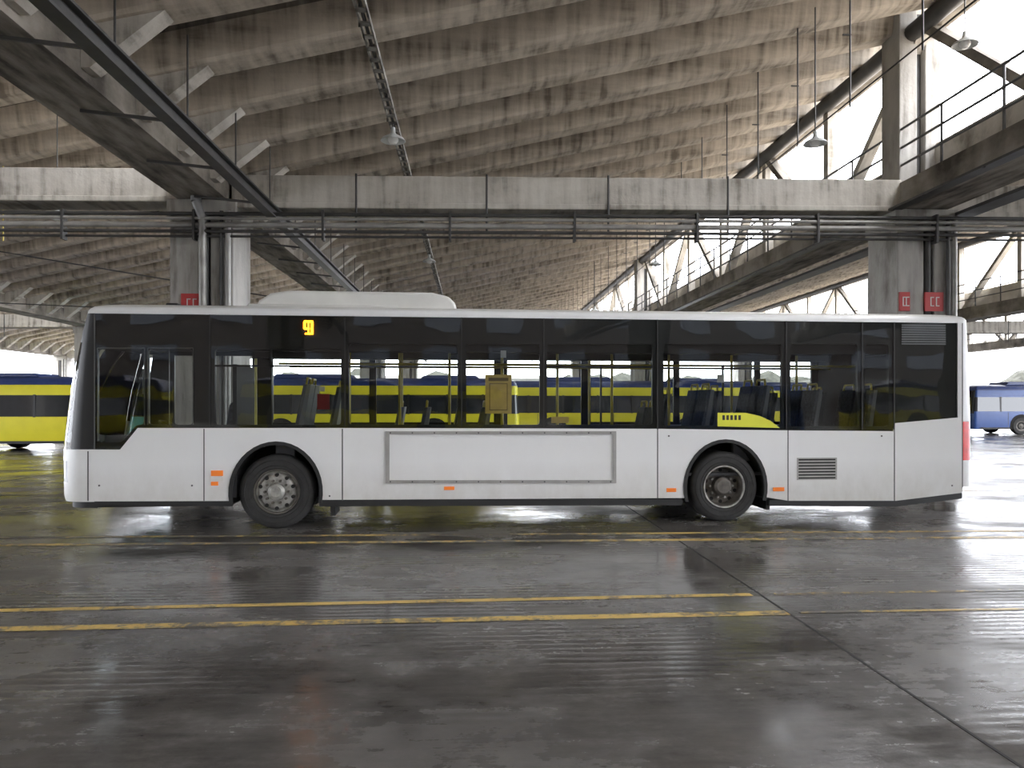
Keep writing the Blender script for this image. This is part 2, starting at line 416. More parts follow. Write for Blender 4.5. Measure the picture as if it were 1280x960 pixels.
def cross_beam(a0, a1, b, z0, z1, dz=0.0):
    mb = MB()
    y0, y1 = b+0.12, b+0.72
    mb.hexa([(a0,y0,z0),(a1,y0,z0+dz),(a1,y1,z0+dz),(a0,y1,z0),(a0,y0,z1),(a1,y0,z1+dz),(a1,y1,z1+dz),(a0,y1,z1)], C_BEAM)
    mb.hexa([(a0,y0-0.06,z0),(a1,y0-0.06,z0+dz),(a1,y1+0.06,z0+dz),(a0,y1+0.06,z0),
             (a0,y0-0.06,z0+0.1),(a1,y0-0.06,z0+dz+0.1),(a1,y1+0.06,z0+dz+0.1),(a0,y1+0.06,z0+0.1)], C_BEAM)
    for fr in (0.18, 0.37, 0.55, 0.73):
        a = a0+(a1-a0)*fr; d = dz*fr
        mb.box(a-0.02, a+0.02, y0-0.09, y0-0.055, z0-0.45+d, z1+0.02+d, M_STEEL)
    return yard(mb.build('concrete_cross_beam', bevel=0.015))
for i in range(len(LINES)-1):
    for b in ROWS:
        cross_beam(LINES[i]+0.5, LINES[i+1]-0.42, b, 5.20, 5.82, 0.10)

mb = MB()
bb = ROWS[1]
for (z, r, m, y) in ((5.06, 0.035, M_STEEL, -0.12), (4.97, 0.03, M_PIPE, -0.16), (4.86, 0.05, M_PIPE, -0.12), (4.74, 0.03, M_STEEL, -0.14), (4.66, 0.022, M_STEEL, -0.08)):
    mb.cyl((-32, bb+y, z-0.2), (36, bb+y, z+0.24), r, m, 10)
for a in [-28+2.3*i for i in range(28)]:
    mb.box(a-0.02, a+0.02, bb-0.2, bb-0.03, 4.58+0.44*(a+32)/68-0.2, 5.12+0.44*(a+32)/68-0.2, M_STEEL)
yard(mb.build('pipe_run', smooth=True))
mb = MB()
mb.cyl((A_L-0.05, bb-0.15, 5.45), (A_L-0.05, bb-0.15, 5.25), 0.09, M_RAIL, 12)
mb.cyl((A_L-0.05, bb-0.15, 5.25), (A_L+0.06, bb-0.12, 4.95), 0.08, M_RAIL, 12)
mb.cyl((A_L+0.06, bb-0.12, 4.95), (A_L+0.06, bb-0.10, 2.5), 0.07, M_PIPE, 12)
yard(mb.build('rainwater_elbow', smooth=True))

mb = MB()
def irail(a, z, s, b0=B0, b1=B1):
    mb.box(a-s/2, a+s/2, b0, b1, z-0.03, z, M_STEEL); mb.box(a-s/2, a+s/2, b0, b1, z+s*0.9, z+s*0.9+0.03, M_STEEL)
    mb.box(a-0.015, a+0.015, b0, b1, z, z+s*0.9, M_STEEL)
irail(-3.62, 5.0, 0.17)
for b in [B0+2*i for i in range(42)]:
    mb.cyl((-3.62, b, 5.15), (-3.62, b, 6.3), 0.012, M_STEEL, 6)
    mb.bar((-4.95, b, 5.31), (-3.62, b, 5.18), 0.03, 0.04, M_STEEL)
yard(mb.build('overhead_rail'))
mb = MB()
mb.box(A_R+0.55, A_R+0.95, B0, B1, 5.20, 5.26, M_STEEL)
mb.box(A_R-0.72, A_R-0.50, B0, B1, 5.30, 5.34, M_STEEL)
for b in [B0+1.6*i for i in range(52)]:
    mb.bar((A_R-0.72, b, 5.30), (A_R-0.42, b, 5.45), 0.04, 0.04, M_STEEL)
yard(mb.build('maintenance_catwalk'))

mb = MB()
TA, TZ = -1.25, 6.05
mb.box(TA-0.07, TA-0.05, B0, B1, TZ, TZ+0.07, M_TRAY); mb.box(TA+0.05, TA+0.07, B0, B1, TZ, TZ+0.07, M_TRAY)
b = B0
while b < B1:
    mb.box(TA-0.07, TA+0.07, b, b+0.10, TZ, TZ+0.015, M_TRAY); b += 0.32
mb.cyl((TA, B0, TZ+0.03), (TA, B1, TZ+0.03), 0.022, M_STEEL, 6)
for b in [B0+3.04*i for i in range(27)]:
    mb.cyl((TA-0.08, b+0.76, TZ), (TA-0.08, b+0.76, 6.75), 0.01, M_STEEL, 6)
yard(mb.build('cable_tray'))
mb = MB()
SA, SZ = 5.8, 6.25
mb.cyl((SA, B0, SZ), (SA, B1, SZ), 0.012, M_STEEL, 6)
for b in [B0+1.2+1.9*i for i in range(43)]:
    mb.cyl((SA, b, SZ-0.1), (SA, b, 8.4), 0.014, M_STEEL, 6)
    mb.box(SA-0.12, SA+0.02, b-0.01, b+0.01, SZ+1.0, SZ+1.02, M_STEEL)
yard(mb.build('suspended_conduit'))
M_LAMPW = mat('lamp_enamel', (0.62, 0.64, 0.63), 0.35)
M_BULB = mat('lamp_glass', (0.8, 0.8, 0.78), 0.2)
def lamp(a, b, z, rod):
    root = empty('pendant_lamp')
    c, s = math.cos(YR), math.sin(YR)
    root.location = (a*c-b*s, a*s+b*c, z)
    mb = MB()
    mb.lathe((0,0,0), [(0.001,0.20),(0.035,0.20),(0.04,0.12),(0.06,0.09),(0.17,0.03),(0.20,-0.01),(0.195,-0.015),(0.16,0.01),(0.05,0.06),(0.001,0.07)], M_LAMPW, 'z', 24)
    mb.lathe((0,0,0), [(0.001,-0.07),(0.05,-0.06),(0.085,-0.02),(0.09,0.02),(0.07,0.05)], M_BULB, 'z', 20)
    mb.build('shade', root, smooth=True)
    mb = MB(); mb.cyl((0,0,0.19), (0,0,rod), 0.012, M_STEEL, 6); mb.build('rod', root)
for b in (12.3, 22.7, 33, 44): lamp(TA, b, TZ-0.26, 0.30)
for b in (12.7, 24.0, 36.0): lamp(SA, b, SZ-0.25, 2.3)
for b in (12.0, 24.0): lamp(A_R-0.75, b, 7.4, 1.4)
for b in (17.0, 29.0): lamp(-8.9, b, 5.6, 2.9)

mb = MB()
for (p, q) in (((-13.5, 20, 5.7), (-5.2, 20.5, 4.4)), ((-15, 17, 5.35), (-5.6, 14.1, 5.05)), ((-18, 26, 5.0), (-5, 26, 4.5))):
    mb.cyl(p, q, 0.018, M_STEEL, 6)
for b in (16.5, 19.5):
    mb.cyl((-11.5, b, 5.6), (-11.5, b, 7.9), 0.012, M_YPOLE, 6)
yard(mb.build('slack_cables'))

def sign(a, w_, h, z):
    root = yard(empty('red_bay_sign'))
    mb = MB(); y = ROWS[1]-0.035
    mb.box(a-w_/2, a+w_/2, y-0.01, y+0.03, z-h/2, z+h/2, M_SIGNR)
    mb.build('panel', root)
    mb = MB()
    for k in (-0.22, 0.08):
        mb.box(a+k*w_, a+k*w_+0.02, y-0.014, y-0.010, z-h*0.25, z+h*0.25, M_PAPER)
        mb.box(a+k*w_, a+k*w_+0.07, y-0.014, y-0.010, z+h*0.2, z+h*0.25, M_PAPER)
        mb.box(a+k*w_, a+k*w_+0.07, y-0.014, y-0.010, z-h*0.25, z-h*0.2, M_PAPER)
    mb.build('lettering', root)
sign(A_L-0.17, 0.36, 0.36, 3.42); sign(A_R-0.45, 0.2, 0.36, 3.55); sign(A_R+0.13, 0.36, 0.36, 3.55)

# ------------------------------------------------------------ main bus
K = 0.101; D0 = 10.0525; TH = math.atan(K); BX, BY = -5.519, 9.495
def P(px, py):
    k = (px-640)/960; D = D0/(1-K*k); X = k*D
    return ((X-BX)/math.cos(TH), CAMZ-(py-505)*D/960)
def U(px): return P(px, 505)[0]
W = 2.50; L = 12.0
bus = empty('city_bus', (BX, BY, 0), TH)
def sgnp(x, e): return math.copysign(abs(x)**e, x)
def nose_pts(f, inset, U0, n=3.3, N=28, W=W):
    hw = W/2-inset; u0 = U0+inset*0.9; pts = []
    for i in range(N+1):
        a = math.pi*i/N; c, s = math.cos(a), max(0, math.sin(a))
        if i == N: s = 0
        pts.append((u0-(u0-f-inset)*s**(2/n), W/2-hw*sgnp(c, 2/n)))
    return pts
def tail_pts(g, inset, U1, n=4.5, N=28, W=W):
    hw = W/2-inset; u1 = U1-inset*0.9; pts = []
    for i in range(N+1):
        a = math.pi*i/N; c, s = math.cos(a), max(0, math.sin(a))
        if i == N: s = 0
        pts.append((u1+(g-inset-u1)*s**(2/n), W/2+hw*sgnp(c, 2/n)))
    return pts
def interp(tbl, z):
    for (z0, a), (z1, b) in zip(tbl[:-1], tbl[1:]):
        if z <= z1: return a+(b-a)*max(0, (z-z0))/(z1-z0)
    return tbl[-1][1]
F = [(0.3,-0.17),(0.42,-0.235),(0.95,-0.25),(1.3,-0.215),(1.9,-0.11),(2.4,0.03),(2.6,0.10),(2.72,0.15),(2.80,0.19),(3,0.26)]
G = [(0.3,12.02),(0.5,12.07),(1.4,12.07),(2.0,12.03),(2.72,11.98),(3,11.95)]
U0, U1 = 0.34, 11.846
ZT = 2.72
def loft(mb, loops, zs, mfun, closed=False):
    N = len(loops[0])
    vs = [(p[0], p[1], z) for Lp, z in zip(loops, zs) for p in Lp]
    for k in range(len(zs)-1):
        for i in range(N if closed else N-1):
            j = (i+1) % N
            m = mfun(i, k)
            mb.f.append(tuple(x+len(mb.v) for x in (k*N+i, k*N+j, (k+1)*N+j, (k+1)*N+i))); mb.m.append(mb.mi(m))
    mb.v += vs
zs = [0.38,0.45,0.62,0.74,0.88,1.03,1.2,1.5,1.8,2.1,2.36,2.5,2.6,2.72]
mb = MB()
def nm(i, k):
    z = (zs[k]+zs[k+1])/2
    if z < 1.03:
        if 0.62 < z < 0.88 and (4 <= i <= 8 or 19 <= i <= 23): return M_HEAD
        return M_WHITE
    if z > 2.36: return M_BLACK
    if i < 3 or i >= 25: return M_BLACK
    return G_CLEAR
loft(mb, [nose_pts(interp(F, z), 0, U0) for z in zs], zs, nm)
ob = mb.build('front_fascia', bus, smooth=True)
mb = MB()
zl = [0.30, 0.385]
loft(mb, [nose_pts(-0.16, 0.03, U0) for z in zl], zl, lambda i, k: M_TRIM)
mb.build('front_skirt', bus, smooth=True)
zt_ = [0.44,0.6,0.81,1.0,1.2,1.35,1.6,1.9,2.4,2.72]
mb = MB()
def tm(i, k):
    z = (zt_[k]+zt_[k+1])/2
    if 0.81 < z < 1.35 and (i >= 19 or i <= 8): return M_RED
    if 1.6 < z < 2.4 and 8 < i < 19: return M_BLACK
    return M_WHITE
loft(mb, [tail_pts(interp(G, z), 0, U1) for z in zt_], zt_, tm)
mb.build('rear_fascia', bus, smooth=True)
mb = MB()
rz = [(2.72,0.0),(2.755,0.0),(2.785,0.012),(2.81,0.04),(2.83,0.09),(2.85,0.18),(2.875,0.34),(2.895,0.6),(2.905,0.9),(2.91,1.1)]
loops = [nose_pts(interp(F, z), d, U0)+tail_pts(interp(G, z), d, U1) for z, d in rz]
loft(mb, loops, [z for z, d in rz], lambda i, k: M_ROOFW if k > 2 else M_WHITE, closed=True)
N = len(loops[0]); mb.f.append(tuple(len(mb.v)-N+i for i in range(N))); mb.m.append(mb.mi(M_ROOFW))
mb.build('roof_skin', bus, smooth=True)
GB = [(118,562),(150,562),(172,535),(255,535),(430,535),(822,536),(985,538),(1117,539),(1119,529),(1197,522)]
gb = [P(*p) for p in GB]; gb[0] = (U0, gb[0][1])
UF, UR = U(345)+0.0, U(907)+0.0
WR = 0.475
def arch(uc, zb, hw=0.555, hh=0.62, n=22, zc=0.47):
    a0 = math.asin(max(-1, (zb-zc)/hh)); pts = []
    for i in range(n+1):
        a = (math.pi-a0)+(a0-(math.pi-a0))*i/n
        pts.append((uc+hw*math.cos(a), zc+hh*math.sin(a)))
    return pts
bot = [(U0, 0.385)]+arch(UF, 0.37)+arch(UR, 0.335)+[P(985,626), P(1120,626), (U1, P(1203,616)[1])]
top = [(U1, gb[-1][1])]+gb[::-1]
mb = MB(); mb.plate([bot+top], 0.0, 0.035, M_WHITE)
mb.plate([[ (gb[-1][0], gb[-1][1]), (U1, gb[-1][1]), (U1, ZT), (gb[-1][0], ZT)]], 0.0, 0.035, M_WHITE)
mb.build('side_panels', bus)
botf = [(U0,0.34)]+arch(UF,0.34)+arch(UR,0.34)+[(11.0,0.30),(U1,0.42)]
mb = MB()
mb.plate([botf+[(U1,1.25),(7.0,1.25),(7.0,0.42),(5.65,0.42),(5.65,1.25),(1.75,1.25),(1.75,0.42),(0.45,0.42),(0.45,1.25),(U0,1.25)]], W-0.035, W, M_WHITE)
holes = [(0.50,1.06,0.5,2.35),(1.12,1.68,0.5,2.35),(2.0,3.5,1.30,2.4),(3.6,5.5,1.30,2.4),(5.72,6.3,0.5,2.35),(6.36,6.94,0.5,2.35),(7.1,8.5,1.30,2.4),(8.6,9.9,1.30,2.4),(10.0,10.9,1.30,2.4)]
outer = [(U0,1.25),(0.45,1.25),(0.45,0.42),(1.75,0.42),(1.75,1.25),(5.65,1.25),(5.65,0.42),(7.0,0.42),(7.0,1.25),(U1,1.25),(U1,ZT),(U0,ZT)]
mb.plate([outer]+[[(a,c),(b,c),(b,d),(a,d)] for a,b,c,d in holes], W-0.05, W-0.004, M_BLACK)
mb.build('offside_wall', bus)
mb = MB()
for a,b,c,d in holes:
    mb.add([(a-0.02,W-0.002,c-0.02),(b+0.02,W-0.002,c-0.02),(b+0.02,W-0.002,d+0.02),(a-0.02,W-0.002,d+0.02)], [(0,1,2,3)], G_FAR)
mb.build('offside_glass', bus, recalc=False)
def roundpoly(pts, r, seg=3):
    out = []; n = len(pts)
    for i in range(n):
        p = Vector(pts[i]); a = Vector(pts[i-1]); b = Vector(pts[(i+1) % n])
        ra = min(r, (a-p).length*0.45); rb = min(r, (b-p).length*0.45)
        s = p+(a-p).normalized()*ra; e = p+(b-p).normalized()*rb
        for k in range(seg+1):
            t = k/seg; q = s*(1-t)**2+p*2*t*(1-t)+e*t*t; out.append((q.x, q.y))
    return out
outer = gb[:-1]+[gb[-1], (gb[-1][0], ZT), (U0, ZT)]
H = [ [P(121,436),P(179,436),P(179,531),P(170,531),P(152,553),P(121,553)],
      [P(185,436),P(240,436),P(240,531),P(185,531)] ]
for (x0, x1, yt, yb) in ((268,426,436,531),(436,572,430,531),(583,675,430,531),(684,816,430,531),(830,978,430,532),(989,1073,430,533),(1082,1112,430,533)):
    H.append([P(x0,yt),P(x1,yt),P(x1,yb),P(x0,yb)])
H = [roundpoly(h, 0.04) for h in H]
mb = MB(); mb.plate([outer]+H, 0.022, 0.075, M_BLACK)
for (x0, x1, y) in ((268,426,457),(436,572,458),(684,816,458),(830,978,460)):
    a = P(x0, y); b = P(x1, y)
    mb.box(a[0], b[0], 0.03, 0.06, a[1]-0.012, a[1]+0.012, M_BLACK)
for x in (209, 338, 469, 752, 905):
    a = P(x, 436); b = P(x, 531)
    mb.box(a[0]-0.012, a[0]+0.012, 0.03, 0.06, b[1], a[1]+(0.0 if x < 400 else -0.22), M_BLACK)
mb.build('window_frames', bus)
mb = MB()
for (x0, x1) in ((121,180),(184,241)):
    y1 = 531
    for (xa, ya, xb, yb) in ((x0,435,x1,435),(x0,y1 if x0>150 else 552,x0,435),(x1,y1,x1,435)):
        p, q = P(xa, ya), P(xb, yb)
        mb.bar((p[0],0.018,p[1]),(q[0],0.018,q[1]),0.012,0.012,M_RAIL,up=(0,1,0))
mb.build('cab_window_frame', bus)
tri = tessellate_polygon([[Vector((p[0], p[1], 0)) for p in outer]])
mb = MB(); mb.add([(p[0], 0.004, p[1]) for p in outer], [tuple(q) for q in tri], G_SIDE)
o = mb.build('side_glass', bus, recalc=False)
bm = bmesh.new(); bm.from_mesh(o.data)
bm.normal_update()
for f in bm.faces:
    if f.normal.y > 0: f.normal_flip()
bm.to_mesh(o.data); bm.free()
mb = MB()
for x in (262, 431, 577, 680, 822, 983, 1078, 1118):
    a = P(x, 500); zb_ = P(x, 534 if x < 800 else 537)[1]
    mb.box(a[0]-0.008, a[0]+0.008, -0.001, 0.012, zb_, ZT, M_TRIM)
mb.box(U0-0.008, U0+0.006, -0.002, 0.012, 1.03, ZT, M_SEAM)
for x, yt, yb in ((110,564,626),(255,536,626),(428,536,626),(822,537,624),(985,538,626),(1118,531,626)):
    a = P(x, yt); b = P(x, yb)
    mb.box(a[0]-0.007, a[0]+0.007, -0.0015, 0.01, b[1], a[1], M_SEAM)
mb.box(U1-0.006, U1+0.006, -0.002, 0.01, 0.42, ZT, M_SEAM)
mb.build('panel_seams', bus)
mb = MB()
def sill(x0, x1, y0, y1):
    p, q = P(x0, y0), P(x1, y1)
    mb.hexa([(p[0],0.006,p[1]-0.06),(q[0],0.006,q[1]-0.06),(q[0],0.06,q[1]-0.06),(p[0],0.06,p[1]-0.06),
             (p[0],0.006,p[1]+0.02),(q[0],0.006,q[1]+0.02),(q[0],0.06,q[1]+0.02),(p[0],0.06,p[1]+0.02)], M_TRIM)
sill(112,290,626,627); sill(399,853,627,626); sill(962,1120,627,628); sill(1120,1203,628,618)
for uc, zb in ((UF,0.33),(UR,0.29)):
    o_ = arch(uc, zb, 0.585, 0.65); i_ = arch(uc, zb, 0.54, 0.605)
    mb.plate([o_+i_[::-1]], -0.012, 0.03, M_TRIM)
mb.build('wheel_arch_trim', bus)
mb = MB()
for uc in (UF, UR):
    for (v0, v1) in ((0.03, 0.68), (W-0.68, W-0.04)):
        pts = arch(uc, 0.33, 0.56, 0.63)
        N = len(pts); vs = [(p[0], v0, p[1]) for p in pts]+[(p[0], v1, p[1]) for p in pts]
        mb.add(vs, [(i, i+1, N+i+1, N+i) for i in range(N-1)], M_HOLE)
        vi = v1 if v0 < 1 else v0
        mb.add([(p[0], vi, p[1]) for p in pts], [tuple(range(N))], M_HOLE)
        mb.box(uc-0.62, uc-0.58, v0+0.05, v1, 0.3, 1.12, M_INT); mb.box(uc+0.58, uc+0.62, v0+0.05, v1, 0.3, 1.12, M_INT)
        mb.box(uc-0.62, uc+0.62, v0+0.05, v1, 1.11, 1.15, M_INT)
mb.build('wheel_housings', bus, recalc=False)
mb = MB()
mb.box(0.3, UF-0.6, 0.08, W-0.08, 0.30, 0.40, M_TRIM)
mb.box(UF-0.6, UF+0.6, 0.7, W-0.7, 0.30, 0.40, M_TRIM)
mb.box(UF+0.6, UR-0.6, 0.08, W-0.08, 0.27, 0.40, M_TRIM)
mb.box(UR-0.6, UR+0.6, 0.7, W-0.7, 0.30, 0.40, M_TRIM)
mb.box(UR+0.6, 11.3, 0.08, W-0.08, 0.26, 0.40, M_TRIM)
mb.box(11.3, 11.9, 0.08, W-0.08, 0.42, 0.50, M_TRIM)
mb.box(UR+0.7, 11.8, 0.6, W-0.1, 0.45, 0.75, M_INTD)
mb.box(9.2, 9.5, 0.3, 0.5, 0.18, 0.28, M_TRIM); mb.box(3.2, 3.26, 0.1, 0.6, 0.15, 0.35, M_TRIM); mb.box(9.05, 9.1, 0.1, 0.6, 0.15, 0.35, M_TRIM)
mb.cyl((UF,0.3,0.47),(UF,W-0.3,0.47),0.07,M_TRIM); mb.cyl((UR,0.3,0.47),(UR,W-0.3,0.47),0.10,M_TRIM)
mb.build('underbody', bus)
mb = MB()
mb.box(0.5, 11.2, 0.09, W-0.06, 2.50, 2.53, M_INT)
mb.box(1.0, 11.0, 0.10, 0.42, 2.28, 2.50, M_INTD); mb.box(1.8, 11.0, W-0.42, W-0.06, 2.30, 2.50, M_INTD)
mb.box(11.0, 11.75, 0.08, W-0.08, 0.5, 2.5, M_INTD)
mb.box(0.35, 1.1, 0.2, 1.1, 0.4, 1.12, M_INTD)
mb.box(1.98, 2.03, 0.09, 1.05, 0.4, 2.1, M_INTD)
mb.box(0.2, 0.5, 0.3, W-0.3, 2.36, 2.6, M_INTD)
mb.box(7.4, 11.0, 0.09, W-0.06, 0.62, 0.66, M_INTD)
for (u0_, u1_) in ((0.45, UF-0.62), (UF+0.62, UR-0.62), (UR+0.62, 11.0)):
    mb.box(u0_, u1_, 0.037, 0.08, 0.42, 1.2, M_INT)
for uc in (UF, UR): mb.box(uc-0.62, uc+0.62, 0.037, 0.08, 1.12, 1.2, M_INT)
mb.build('interior_shell', bus, recalc=True)
mb = MB()
for u in (3.35, 4.05, 4.75, 5.5, 6.3, 7.1, 7.95, 8.9, 9.9):
    for v in ((0.95,) if int(u*10) % 2 else (0.95, 1.6)):
        mb.cyl((u, v, 0.4), (u, v, 2.5), 0.02, M_YPOLE, 8)
for v in (0.85, 1.65): mb.cyl((2.4, v, 2.15), (10.8, v, 2.15), 0.018, M_YPOLE, 8)
for u in (5.62, 7.03, 1.78):
    mb.cyl((u, W-0.25, 0.5), (u, W-0.25, 2.3), 0.02, M_YPOLE, 8)
mb.build('grab_poles', bus, smooth=True)
def seat_mesh():
    mb = MB()
    mb.box(0.0, 0.44, -0.21, 0.21, 0.38, 0.47, M_SEAT)
    vs = [(0.38,-0.21,0.45),(0.45,-0.21,0.45),(0.45,0.21,0.45),(0.38,0.21,0.45),(0.50,-0.19,1.05),(0.55,-0.19,1.05),(0.55,0.19,1.05),(0.50,0.19,1.05)]
    mb.hexa(vs, M_SEAT)
    vs = [(x+0.045, y*1.04, z) for x, y, z in vs]; mb.hexa(vs, M_SEATP)
    mb.box(0.12, 0.36, -0.04, 0.04, 0.0, 0.38, M_SEATP)
    mb.tube([(0.53,-0.15,1.02),(0.54,-0.12,1.13),(0.54,0.12,1.13),(0.53,0.15,1.02)], 0.016, M_YPOLE)
    return mb
so = seat_mesh().build('passenger_seat_a', bus, bevel=0.025)
so.location = (3.9, 0.35, 0.50)
me = so.data; k = 0
def seat(u, v, z, rz=0.0):
    global k
    k += 1
    o = inst(me, 'passenger_seat_%d' % k, bus, (u, v, z), rz)
    b = o.modifiers.new('bev', 'BEVEL'); b.width = 0.025; b.segments = 2; b.limit_method = 'ANGLE'
seat(3.9, 0.80, 0.50)
for u, z in ((2.35,0.80),(4.7,0.50),(7.0,0.50),(7.75,0.74),(8.55,0.80),(9.3,0.74),(10.1,0.74)):
    for v in (0.35, 0.80): seat(u, v, z)
for u, z in ((2.6,0.8),(3.5,0.5),(4.4,0.5),(7.6,0.7),(8.4,0.75),(9.3,0.72),(10.1,0.72)):
    for v in (W-0.75, W-0.3): seat(u, v, z)
mb = MB()
mb.box(1.35, 1.8, 0.35, 0.85, 0.85, 0.97, M_SEAT); mb.hexa([(1.75,0.36,0.95),(1.86,0.36,0.95),(1.86,0.84,0.95),(1.75,0.84,0.95),(1.86,0.40,1.62),(1.94,0.40,1.62),(1.94,0.80,1.62),(1.86,0.80,1.62)], M_SEAT)
mb.box(1.45, 1.7, 0.45, 0.75, 0.4, 0.85, M_INTD)
mb.build('driver_seat', bus, bevel=0.04)
mb = MB()
R = 0.22; c = Vector((1.12, 0.6, 1.28)); n_ = Vector((0.45, 0, 1)).normalized(); x_ = Vector((0,1,0)); y_ = n_.cross(x_)
pts = [c+(x_*math.cos(a)+y_*math.sin(a))*R for a in [2*math.pi*i/20 for i in range(21)]]
mb.tube(pts, 0.016, M_TRIM, 6); mb.cyl(c, c-n_*0.25, 0.03, M_TRIM)
for a in (0.5, 2.6, 4.7): mb.cyl(c, c+(x_*math.cos(a)+y_*math.sin(a))*R, 0.012, M_TRIM, 6)
mb.build('steering_wheel', bus, smooth=True)
mb = MB()
a = P(362,421); b = P(408,398)
mb.box(a[0], b[0], 0.012, 0.0215, a[1], b[1], M_INTD)
def seg(x0, y0, x1, y1):
    p, q = P(x0, y0), P(x1, y1)
    mb.box(min(p[0], q[0]), max(p[0], q[0]), 0.008, 0.0119, min(p[1], q[1]), max(p[1], q[1]), M_LED)
seg(379,402,382,411); seg(380,400.5,390,403); seg(380,409.5,387,412); seg(384.5,403,386.5,418); seg(388.5,401,391.5,418); seg(381,416,389,418)
mb.build('line_number_display', bus)
mb = MB()
def dec(x0, y0, x1, y1, m, v0=0.085, v1=0.09):
    p, q = P(x0, y1), P(x1, y0); mb.box(p[0], q[0], v0, v1, p[1], q[1], m)
dec(607,468,640,517,M_OCHRE,0.06,0.065); dec(611,472,636,476,M_OCHRE2,0.057,0.0585); dec(612,479,635,513,M_OCHRE2,0.057,0.0585); dec(613,480,634,512,M_OCHRE,0.055,0.0565)
dec(392,492,408,512,M_SIGNR,0.3,0.305); dec(626,438,633,447,M_PAPER,0.03,0.034); dec(690,521,712,529,M_OCHRE,0.06,0.064); dec(398,483,405,489,M_PAPER)
dec(897,468,906,478,M_PAPER,0.02,0.0215)
mb.build('window_posters', bus)
mb = MB()
pts = [P(897,533),P(897,516),P(932,516),P(950,520),P(963,526),P(975,535)]
mb.plate([pts], 0.0, 0.003, M_YSTICK)
for i in range(5):
    dec(903+i*5,519,906+i*5,525,M_TRIM,-0.001,0.0)
mb.build('yellow_window_sticker', bus)
mb = MB()
def box2(x0, y0, x1, y1, m, v0=-0.015, v1=0.0):
    p, q = P(x0, y1), P(x1, y0); mb.box(p[0], q[0], v0, v1, p[1], q[1], m)
for x0,y0,x1,y1 in ((264,588,279,595),(264,602,273,607),(555,608,568,612.5),(833,610,845,615),(966,609,980,614)):
    box2(x0,y0,x1,y1,M_ORANGE)
box2(264,596,279,601,M_PAPER)
mb.build('side_markers', bus, bevel=0.004)
mb = MB()
o_ = [P(482,539),P(770,539),P(770,604),P(482,604)]
i_ = [P(487,543),P(766,543),P(766,600),P(487,600)]
mb.plate([o_, i_], -0.016, 0.0, M_GREYL)
for i in range(11):
    x = 488+i*27.5
    for y in (541, 602): box2(x-0.8, y-0.8, x+0.8, y+0.8, M_SEAM, -0.019, -0.0155)
mb.build('advert_frame', bus)
mb = MB()
box2(996,572,1046,600,M_GREYL,-0.004,0.0)
for i in range(7): box2(998,573.5+i*3.8,1044,575.6+i*3.8,M_HOLE,-0.007,-0.0035)
for i in range(9): box2(1127,406+i*2.9,1182,407.4+i*2.9,M_INT,-0.004,0.003)
mb.build('vent_grilles', bus)
mb = MB()
for (x, y) in ((124,607),(240,607),(412,620),(836,545),(1102,545),(1190,607)):
    p = P(x, y); mb.cyl((p[0],-0.003,p[1]),(p[0],0.0,p[1]),0.012,M_SEAM,10)
mb.build('fasteners', bus)
mb = MB()
ua, ub = 2.15, 4.85
prof = [(ua,2.88),(ua+0.05,2.98),(ua+0.2,3.08),(ua+0.45,3.12),(ub-0.35,3.12),(ub-0.12,3.07),(ub-0.03,2.98),(ub,2.88)]
mb.plate([prof], 0.55, 1.95, M_ROOFW)
mb.box(ua-0.1, ub-0.8, 0.5, 2.0, 2.86, 2.93, M_ROOFW)
mb.build('roof_ac_unit', bus, bevel=0.04, smooth=True)
mb = MB(); mb.box(0.95,1.12,0.7,0.85,2.86,2.95,M_TRIM); mb.box(8.2,9.4,0.9,1.6,2.88,2.94,M_ROOFW); mb.build('roof_hatches', bus, bevel=0.02)
mb = MB()
mb.box(-0.22, -0.04, W+0.12, W+0.32, 1.75, 2.15, M_TRIM); mb.tube([(0.3,W-0.1,2.5),(-0.1,W+0.2,2.45),(-0.12,W+0.22,2.15)], 0.02, M_TRIM)
mb.build('door_mirror', bus, bevel=0.04)
